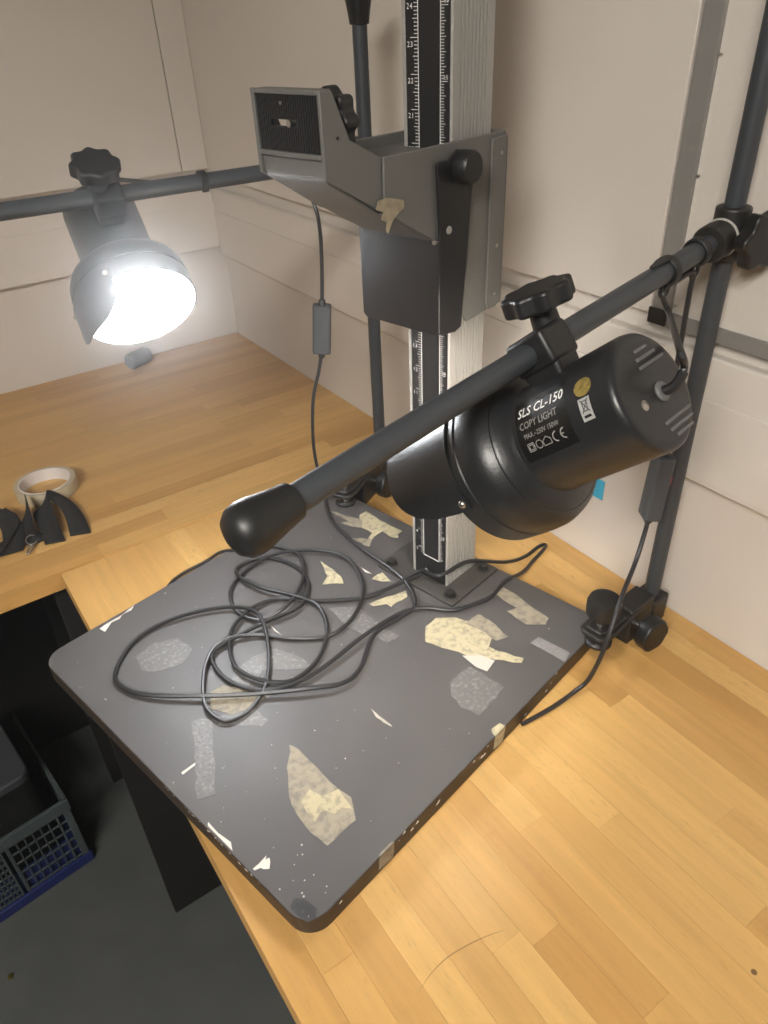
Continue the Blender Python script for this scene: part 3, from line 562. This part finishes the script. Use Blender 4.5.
# ------------------------------------------------------------------ copy lamps
def lamp(label, R0, axd, upd, roll, lit, tube_L, tube_up, writing, knob_tilt):
    a = V(axd).normalized(); u = V(upd); u = (u-a*u.dot(a)).normalized(); l = u.cross(a)
    c, s = math.cos(roll), math.sin(roll)
    F = Matrix(((l.x, u.x, a.x, R0[0]), (l.y, u.y, a.y, R0[1]), (l.z, u.z, a.z, R0[2]+BENCH), (0, 0, 0, 1)))
    base = F @ V((0, 0, 0))
    r = root('copy_lamp', base, label, 'lamp')
    b = build(MB().lathe([(0, .0), (.0325, 0), (.0358, .0006), (.0378, .0026), (.0385, .006), (.0385, .0800), (.0392, .0835), (.0425, .0860), (.0500, .0895), (.0512, .0915), (.0522, .0915), (.0575, .0965), (.0605, .1040), (.0613, .1120),
                      (.0613, .1160), (.0605, .1168), (.0605, .1180), (.0615, .1188), (.0615, .1375), (.0600, .1375)], n=72), 'lamp_housing', M['lampbody'], r, F, ang=40)
    build(MB().lathe([(.0600, .1375), (.0598, .1190), (.0570, .1060), (.0480, .0960), (.0300, .0900), (0, .0895)], n=64), 'reflector', M['reflector'], r, F, label='white inside of the hood')
    build(MB().lathe([(.0150, .0896), (.0170, .0915), (.0300, .0965), (.0420, .1020), (.0440, .1060), (.0400, .1105), (.0250, .1140), (0, .1150)], n=48), 'bulb', M['bulb_cool' if lit else 'bulb_warm'], r, F, label='glowing white bulb')
    # visor: half sleeve on the upper side of the rim
    mv = MB(); N, K = 44, 14; ro, ri = .0632, .0620; A0 = math.radians(37 if lit else 44); AC = math.radians(-60 if lit else 60); VL = .037 if lit else .0585
    def vp(i, k, rr):
        t0 = -A0+2*A0*i/N; t = AC+t0; q = abs(t0/A0); ln = VL*max(0.0, 1-q**3.2)**.5+.0020
        z = .1255+(.012+ln)*k/K; an = t+roll; return (rr*math.sin(an), rr*math.cos(an), z)
    g = [[vp(i, k, ro) for k in range(K+1)] for i in range(N+1)]; h = [[vp(i, k, ri) for k in range(K+1)] for i in range(N+1)]
    vs = [p for row in g for p in row]+[p for row in h for p in row]; W = K+1; O = (N+1)*W; fs = []
    for i in range(N):
        for k in range(K):
            fs.append((i*W+k, (i+1)*W+k, (i+1)*W+k+1, i*W+k+1)); fs.append((O+i*W+k, O+i*W+k+1, O+(i+1)*W+k+1, O+(i+1)*W+k))
        fs.append((i*W+K, (i+1)*W+K, O+(i+1)*W+K, O+i*W+K)); fs.append((i*W, O+i*W, O+(i+1)*W, (i+1)*W))
    for k in range(K):
        fs.append((k, k+1, O+k+1, O+k)); fs.append((N*W+k, O+N*W+k, O+N*W+k+1, N*W+k+1))
    mv.add(vs, fs); build(mv, 'visor', M['lampbody'], r, F, ang=50, label='curved black visor on the hood')
    for t in (AC-A0*.88, AC+A0*.88):
        an = t+roll; e = V((math.sin(an), math.cos(an), 0)); p = e*ro+V((0, 0, .1305))
        build(MB().lathe([(0, .0022), (.0016, .0020), (.0028, .0010), (.0031, 0)], p, e, 18), 'screw', M['steel'], r, F)
    # bracket up to the tube, clamp collar, knob
    L_, U_ = tube_L, tube_up
    br = MB().prism([(-.0135, .030), (-.0165, U_-.003), (.0165, U_-.003), (.0135, .030)], (-.0125, 0, L_), (0, 0, 1), (0, 1, 0), (.025, 0, 0))
    br.box((-.0150, U_-.0120, L_-.0165), (.0150, U_+.0125, L_+.0165))
    build(br, 'bracket', M['black'], r, F, bevel=.0035, seg=3, label='black bracket gripping the tube')
    kd = V((.12 if writing else 0, math.cos(knob_tilt), -math.sin(knob_tilt))).normalized(); e1, e2 = basis(kd); o_ = V((-.013 if writing else -.007, U_, L_))
    kn = MB().cyl(o_+kd*.008, o_+kd*.028, .0098, r1=.0088, n=26)
    kn.prism(lobed(.0225, .0018, 8), o_+kd*.0255, e1, e2, kd*.0135)
    build(kn, 'clamp_knob', M['black'], r, F, bevel=.0025, seg=3, label='black lobed clamp knob')
    if writing:
        # rear vents, screws and cord gland
        for x0, x1, y in ((.001, -.0140, .0257), (.003, -.0200, .0205), (.004, -.0260, .0155), (.007, -.0260, -.0205), (.005, -.0240, -.0255), (.001, -.0200, -.0302)):
            build(MB().box((x0, y-.0011, -.0006), (x1, y+.0011, .0006)), 'vent_slot', M['vent'], r, F, bevel=.0005)
        build(MB().lathe([(0, -.0012), (.0020, -.0010), (.0034, -.0002), (.0036, .0005)], (.0165, -.004, 0), (0, 0, 1), 18), 'screw', M['steel'], r, F)
        build(MB().lathe([(.0030, .0004), (.0062, .0004), (.0066, -.0010), (.0056, -.0022), (.0030, -.0024)], (-.005, -.003, 0), (0, 0, 1), 24), 'cord_gland', M['vent'], r, F)
        def wrap(z, ang, rr): an = math.radians(ang); return V((rr*math.cos(an), rr*math.sin(an), z))
        def patch(z0, z1, a0, a1, rr, n=10):
            m = MB(); vs = []; fs = []
            for i in range(n+1):
                for z in (z0, z1): vs.append(wrap(z, a0+(a1-a0)*i/n, rr))
            for i in range(n): fs.append((2*i, 2*i+1, 2*i+3, 2*i+2))
            return m.add(vs, fs)
        lab = build(patch(.0360, .0800, -8, 54, .03865), 'rating_label', M['label'], r, F, label='black rating label with pale lettering')
        def line(txt, size, z, ang, m, bold=0, shear=0, wid=None):
            vs, fs = text_mesh(txt, 1.0, bold, shear); mb = MB(); wd = max(p.x for p in vs); k = size if wid is None else None
            sx_ = size if wid is None else wid/wd
            mb.add([wrap(z-p.x*sx_, ang+math.degrees(p.y*size/.0387), .03895) for p in vs], fs)
            build(mb, 'lettering', M[m], lab, F, smooth=False)
        line('SLS CL-150', .0088, .0775, 36.5, 'white_print', .012, .18, .0405)
        line('COPY LIGHT', .0068, .0765, 24.0, 'alu', .0, 0, .0330)
        line('MAX.~250V 150W', .0046, .0745, 14.5, 'alu', 0, 0, .0300)
        # double-square insulation mark, round mark, house mark, CE
        mk = MB()
        def seg(p, q, wd=.00028):
            p, q = V(p), V(q); d = (q-p); nn = V((-d.y, d.x)).normalized()*wd
            mk.add([wrap(a_.x, math.degrees(a_.y/.0387), .03895) for a_ in (p-nn, q-nn, q+nn, p+nn)], [(0, 1, 2, 3)])
        def poly(pts): [seg(pts[i], pts[(i+1) % len(pts)]) for i in range(len(pts))]
        yb = .0387*math.radians(1.0)
        for k in (.0026, .0016): poly([(.0715-k, yb+.003-k), (.0715+k, yb+.003-k), (.0715+k, yb+.003+k), (.0715-k, yb+.003+k)])
        poly([(.0645+.0027*math.cos(6.283*i/16), yb+.003+.0027*math.sin(6.283*i/16)) for i in range(16)])
        poly([(.0610, yb+.0005), (.0545, yb+.0005), (.0545, yb+.0038), (.0577, yb+.0060), (.0610, yb+.0038)])
        for cz, mid in ((.0490, False), (.0425, True)):
            P_ = [(cz+.0030*math.cos(t), yb+.0032+.0030*math.sin(t)) for t in [math.radians(60-60+300-i*24) for i in range(0)]]
            arc = [(cz+.0032*math.cos(math.radians(t)), yb+.0032+.0032*math.sin(math.radians(t))) for t in range(-90, 91, 15)]
            for i in range(len(arc)-1): seg(arc[i], arc[i+1], .00045)
            if mid: seg((cz+.0030, yb+.0032), (cz+.0006, yb+.0032), .0004)
        build(mk, 'approval_marks', M['alu'], lab, F, smooth=False)
        # gold oval and bin sticker
        ov = MB(); n = 18; vs = []
        for i in range(n+1):
            t = -math.pi/2+math.pi*i/n; hw = max(.0002, .0068*math.cos(t))
            vs += [wrap(.0215-hw, 37+8.6*math.sin(t), .03880), wrap(.0215+hw, 37+8.6*math.sin(t), .03880)]
        ov.add(vs, [(2*i, 2*i+1, 2*i+3, 2*i+2) for i in range(n)])
        build(ov, 'oval_sticker', M['gold'], r, F, smooth=False, label='small oval gold sticker')
        wb = build(patch(.0178, .0265, 6, 27, .03872, 6), 'bin_sticker', M['silver'], r, F, label='silver sticker with crossed-out bin')
        mk = MB(); zc = .0221
        def deg(a_): return .0387*math.radians(a_)
        poly([(zc+.0019, deg(24)), (zc-.0019, deg(24)), (zc-.0013, deg(15)), (zc+.0013, deg(15))])
        seg((zc+.0028, deg(25.5)), (zc-.0028, deg(13.5))); seg((zc-.0028, deg(25.5)), (zc+.0028, deg(13.5)))
        seg((zc+.0026, deg(10)), (zc-.0026, deg(10)), .0008)
        build(mk, 'bin_mark', M['scale_black'], wb, F, smooth=False)
    return r, F
R0 = V((.3581, .2437, .3960)); aR = V((-.1616, .7536, -.6371)); uR = V((-.1336, .623, .7708))
lampR, FR = lamp('black copy lamp seen from behind with a printed label, hung from the right tube', R0, aR, uR, 0.0, False, .0575, .0555, True, math.radians(18))
# the left lamp faces back over the board and is on
rot = math.radians(-18); el = .60; k = math.sqrt(1-el*el)
aL = BOARD.to_3x3() @ V((math.sin(rot)*k, -math.cos(rot)*k, -el))
uL = V((0, 0, 1))-aL*aL.z; uL.normalize()
LL, LU = .045, .062
tubeP = TLa+(TLb-TLa).normalized()*((TLa.x-.218))
R0L = tubeP-aL*LL-uL*LU
lampL, FL_ = lamp('copy lamp facing the camera with a glaring white opening, hung from the left tube', R0L, aL, uL, math.radians(0), True, LL, LU, False, math.radians(10))
# ------------------------------------------------------------------ cords (each belongs to its lamp)
def bp(x, y, z): p = BOARD @ V((x, y, z)); p.z -= BENCH; return p
def FW(F, p): q = F @ V(p); q.z -= BENCH; return q
CR = .0023
def coil(pts, seed):
    rr = random.Random(seed); out = []
    for i, (x, y) in enumerate(pts):
        z = BT+CR+.0004+.0052*(.5+.5*math.sin(i*.83+seed))*(.4+.6*rr.random()) 
        out.append(bp(x, y, z))
    return out
# right: gland, up through the clips, down to the switch and round the board edge, under it, then out into the coil
g0 = FW(FR, (-.005, -.003, .004)); g1 = FW(FR, (-.0065, -.003, -.009)); g2 = FW(FR, (-.0095, .004, -.0175))
tR = lambda s: V((PR.x, PR.y, .4265))+dR2*s
dR2 = (TE-V((PR.x, PR.y, .4265))).normalized()
c1, c2 = tR(.098)-V((0, 0, .016)), tR(.052)-V((0, 0, .016))
hang = bp(.5615, .2275, 0)
sw_top, sw_bot = bp(.6085, .2250, .236), bp(.6005, .2250, .170)
pA = [g0, g1, g2, FW(FR, (-.0120, .0150, -.0190)), c1+V((-.004, -.012, -.014)), c1, (c1+c2)/2+V((0, 0, .002)), c2, c2+V((.002, .001, -.02)), c2+V((.005, .001, -.09)), sw_top]
pB = [sw_bot, bp(.5975, .2250, .150), bp(.5800, .2220, .125), bp(.5370, .2130, .1080), bp(.5090, .2085, .0700), bp(.5100, .2190, .020), bp(.4980, .2265, .0060), bp(.4690, .2330, .0034), bp(.4400, .2415, .0030), bp(.430, .2452, .0028)]
pA2 = spline(pA, 8); pB2 = spline(pB, 8)
cR = build(MB().sweep(pA2, CR, 10).sweep(pB2, CR, 10).sweep(pA2[:15], CR*1.4, 10), 'power_cord', M['cord'], lampR, WORLD)
def inline_switch(parent, a, b, rocker, mname, rd):
    d = (b-a).normalized(); u_ = V(rd); u_ = (u_-d*u_.dot(d)).normalized(); v_ = d.cross(u_); Ln = (b-a).length
    o = build(MB().prism(rrect(-.0085, -.0115, .0085, .0115, .004, 4), a, u_, v_, d*Ln), 'inline_switch', M[mname], parent, WORLD, bevel=.0015)
    build(MB().cyl(a-d*.006, a, .0038, r1=.0052, n=14).cyl(b, b+d*.006, .0052, r1=.0038, n=14), 'strain_relief', M['cord'], parent, WORLD)
    if rocker:
        build(MB().prism([(.018, .0084), (.022, .0120), (.030, .0110), (.034, .0084)], a+v_*-.0045, d, u_, v_*.009), 'rocker', M['red'], parent, WORLD, bevel=.0008, label='red rocker switch')
inline_switch(cR, sw_top, sw_bot, True, 'switch', (.82, -.57, 0))
rc = coil(RCABLE, 2)
bench_loop = [bp(.512, .4165, .050), bp(.560, .4120, .044), bp(.620, .3980, .014), bp(.655, .3925, .0045), bp(.684, .3915, .0035), bp(.694, .3870, .0035), bp(.684, .3830, .0035), bp(.655, .380, .0035), bp(.618, .372, .012), bp(.575, .3690, .0265)]
pC = [rc[1]]+[rc[0]+V((0, 0, .004))]+bench_loop+rc[::-1][0:2]
build(MB().sweep(spline(rc[::-1], 8), CR, 9).sweep(spline([rc[2], rc[1], rc[0]+V((0, 0, .006))]+bench_loop+[rc[-1], rc[-2]], 8), CR, 9), 'coiled_cord', M['cord'], lampR, WORLD)
# left: from the lamp's rear along the tube, down behind the camera arm to the switch, onto the board and into the coil
h0 = FW(FL_, (0, 0, .004)); h1 = FW(FL_, (0, .004, -.022))
swa, swb = V((.4365, .780, .2945)), V((.4300, .780, .2340))
tl = lambda x: V((x, .8185+.0112, .447+.0005))
lc = coil(LCABLE, 5)
q1 = [h0, h1, h1+V((.020, .030, .004)), tl(.285), tl(.318), tl(.37), tl(.415), V((.4400, .8100, .430)), V((.4415, .786, .408)), V((.4425, .780, .380)), V((.4405, .780, .335)), swa]
q2 = [swb, V((.4230, .780, .210)), V((.4105, .780, .172)), V((.4045, .780, .110)), V((.4060, .776, .062)), V((.4085, .768, .036))]+lc
q2 = q2[:-3]+[bp(.3970, .6880, .018), bp(.3823, .7040, .0036), bp(.3439, .7068, .0032), bp(.3202, .6982, .0032), bp(.3140, .6850, .0032)]
cL = build(MB().sweep(spline(q1, 8), CR, 9).sweep(spline(q2, 8), CR, 9), 'power_cord', M['cord'], lampL, WORLD)
inline_switch(cL, swa, swb, False, 'switch', (.5, .8, 0))
# ------------------------------------------------------------------ small things on the left worktop
LZ = .0032
tr = root('tape_roll', (.1010, 1.084, BENCH+LZ), 'flat roll of clear tape with white core, beside the black strap', 'tape roll')
build(MB().lathe([(.0360, 0), (.0380, 0), (.0380, .0195), (.0360, .0195)], (.1010, 1.084, LZ), (0, 0, 1), 56, close=True), 'core', M['tape_core'], tr, WORLD, ang=40, label='white card core')
build(MB().lathe([(.0381, .0002), (.0440, .0002), (.0445, .001), (.0445, .0183), (.0440, .0190), (.0381, .0190)], (.1010, 1.084, LZ), (0, 0, 1), 56, close=True), 'tape_winding', M['tape_clear'], tr, WORLD, ang=40)
ly = root('lanyard', (.07, .97, BENCH+LZ), 'folded black woven strap with a metal clip, in front of the tape roll', 'strap')
def ribbon(pts):
    m = MB(); vs = []
    P = spline([p for p, _ in pts], 7); Wd = spline([w_ for _, w_ in pts], 7)
    for p, w_ in zip(P, Wd): vs += [p-w_*.5, p+w_*.5]
    return m.add(vs, [(2*i, 2*i+1, 2*i+3, 2*i+2) for i in range(len(P)-1)])
def rb(name, pts):
    o = build(ribbon([(V((x, y, LZ+z)), V(w_)) for (x, y, z, w_) in pts]), name, M['strap'], ly, WORLD, ang=60)
    so = o.modifiers.new('solid', 'SOLIDIFY'); so.thickness = .0014; so.offset = 0
    return o
HW = (.0165, -.0115, 0)
rb('strap', LANY1); rb('strap', LANY2); rb('strap', LANY3); rb('strap', LANY4)
cl_ = MB().sweep([V((.0485+.0070*math.cos(t), .9545+.0070*math.sin(t), LZ+.0075+.003*math.sin(t))) for t in [math.radians(40+280*i/20) for i in range(21)]], .0011, 8)
build(cl_, 'split_ring', M['steel'], ly, WORLD)
hk = [V((.0460, .9460, LZ+.004))+V((.0045*math.sin(t)-.004*(1-math.cos(t)), .0030*math.sin(t)-.0085*(1-math.cos(t)), 0)) for t in [math.radians(360*i/24) for i in range(25)]]
build(MB().sweep(hk, .0013, 8).cyl((.0480, .9480, LZ+.004), (.0455, .9440, LZ+.004), .0022, n=12), 'snap_hook', M['steel'], ly, WORLD)
ad = build(MB().lathe([(0, 0), (.012, 0), (.0155, .003), (.016, .010), (.016, .046), (.013, .052), (.007, .054), (0, .054)], (.360, 1.462, .0195), (.90, .42, 0), 32), 'cable_gland', M['adapter'])
ad.name = 'plug_adapter'; tag(ad, 'small dark rounded plug lying by the wall below the glaring lamp', 'plug')
st = build(MB().box((WX-.0006, .4700, .090), (WX, .4900, .116)), 'wall_sticker', M['cyan'], smooth=False); tag(st, 'small blue sticker on the right wall behind the labelled lamp', 'sticker')
# ------------------------------------------------------------------ under the bench
ce1 = V((-.9916, -.1270, 0)); ce2 = V((-.1270, .9916, 0)); O = V((-.0535, 1.105, 0))
CF = Matrix(((ce1.x, ce2.x, 0, O.x), (ce1.y, ce2.y, 0, O.y), (0, 0, 1, 0), (0, 0, 0, 1)))
CW, CD, CH = .42, .29, .205
cr = root('crate', (CF @ V((CW/2, CD/2, 0))), 'grey lattice plastic crate with blue base on the floor', 'crate')
build(MB().box((0, 0, .0), (CW, CD, .012)).box((-.004, -.004, 0), (CW+.004, .004, .026)).box((-.004, CD-.004, 0), (CW+.004, CD+.004, .026)).box((-.004, 0, 0), (.004, CD, .026)).box((CW-.004, 0, 0), (CW+.004, CD, .026)), 'base', M['crate_blue'], cr, CF, bevel=.002, label='blue crate base')
build(MB().box((.010, .010, .012), (CW-.010, .0125, .085)).box((.010, CD-.0125, .012), (CW-.010, CD-.010, .085)).box((.010, .010, .012), (.0125, CD-.010, .085)), 'inner_tray', M['crate_blue'], cr, CF)
rim = MB()
for a, b in (((-.003, -.003, CH-.030), (CW+.003, .0055, CH)), ((-.003, CD-.0055, CH-.030), (CW+.003, CD+.003, CH)), ((-.003, 0, CH-.030), (.0055, CD, CH)), ((CW-.0055, 0, CH-.030), (CW+.003, CD, CH))): rim.box(a, b)
build(rim, 'rim', M['crate'], cr, CF, bevel=.0015)
for x in (0, CW-.014):
    for y in (0, CD-.014): build(MB().box((x, y, .024), (x+.014, y+.014, CH-.028)), 'corner_post', M['crate'], cr, CF, bevel=.0015)
for x in (.026, .124, .135): build(MB().box((x, .0008, .024), (x+.004, .005, CH-.028)), 'rib', M['crate'], cr, CF)
def slats(vert, horiz, x0, x1, z0, z1):
    for x in vert: build(MB().box((x-.0013, .0012, z0), (x+.0013, .0044, z1)), 'slat', M['crate'], cr, CF, smooth=False)
    for z in horiz: build(MB().box((x0, .0012, z-.0014), (x1, .0044, z+.0014)), 'slat', M['crate'], cr, CF, smooth=False)
slats([.030+.0155*i for i in range(1, 7)], [.030+.029*i for i in range(0, 6)], .014, .126, .024, CH-.028)
slats([.137+.0085*i for i in range(1, 33)], [.030+.0175*i for i in range(0, 9)], .137, CW-.014, .024, CH-.028)
for y in (.06, .10, .14, .18, .22): build(MB().box((.0012, y-.002, .024), (.0044, y+.002, CH-.028)), 'slat', M['crate'], cr, CF, smooth=False)
for z in (.055, .095, .135): build(MB().box((.0012, .014, z-.002), (.0044, CD-.014, z+.002)), 'slat', M['crate'], cr, CF, smooth=False)
CA = Matrix(((ce1.x, ce2.x, 0, -.0905), (ce1.y, ce2.y, 0, 1.150), (0, 0, 1, 0), (0, 0, 0, 1)))
ck = root('storage_case', (CA @ V((.14, .10, .012))), 'dark grey case with rounded lid standing in the crate', 'case')
build(MB().prism(rrect(.004, .004, .276, .206, .024), (0, 0, .0125), (1, 0, 0), (0, 1, 0), (0, 0, .2375)), 'case_body', M['black'], ck, CA, bevel=.003)
build(MB().prism(rrect(0, 0, .28, .21, .026), (0, 0, .250), (1, 0, 0), (0, 1, 0), (0, 0, .022)), 'case_lid', M['case'], ck, CA, bevel=.004, seg=3, label='smooth grey lid')
bs = build(MB().lathe([(0, 0), (.004, 0), (.0055, .0015), (.0045, .0045), (0, .005)], (-.2497, .960, 0), (0, 0, 1), 16), 'brass_stud', M['brass'], frame=FLOOR); tag(bs, 'tiny brass stud lying on the dark floor', 'stud')
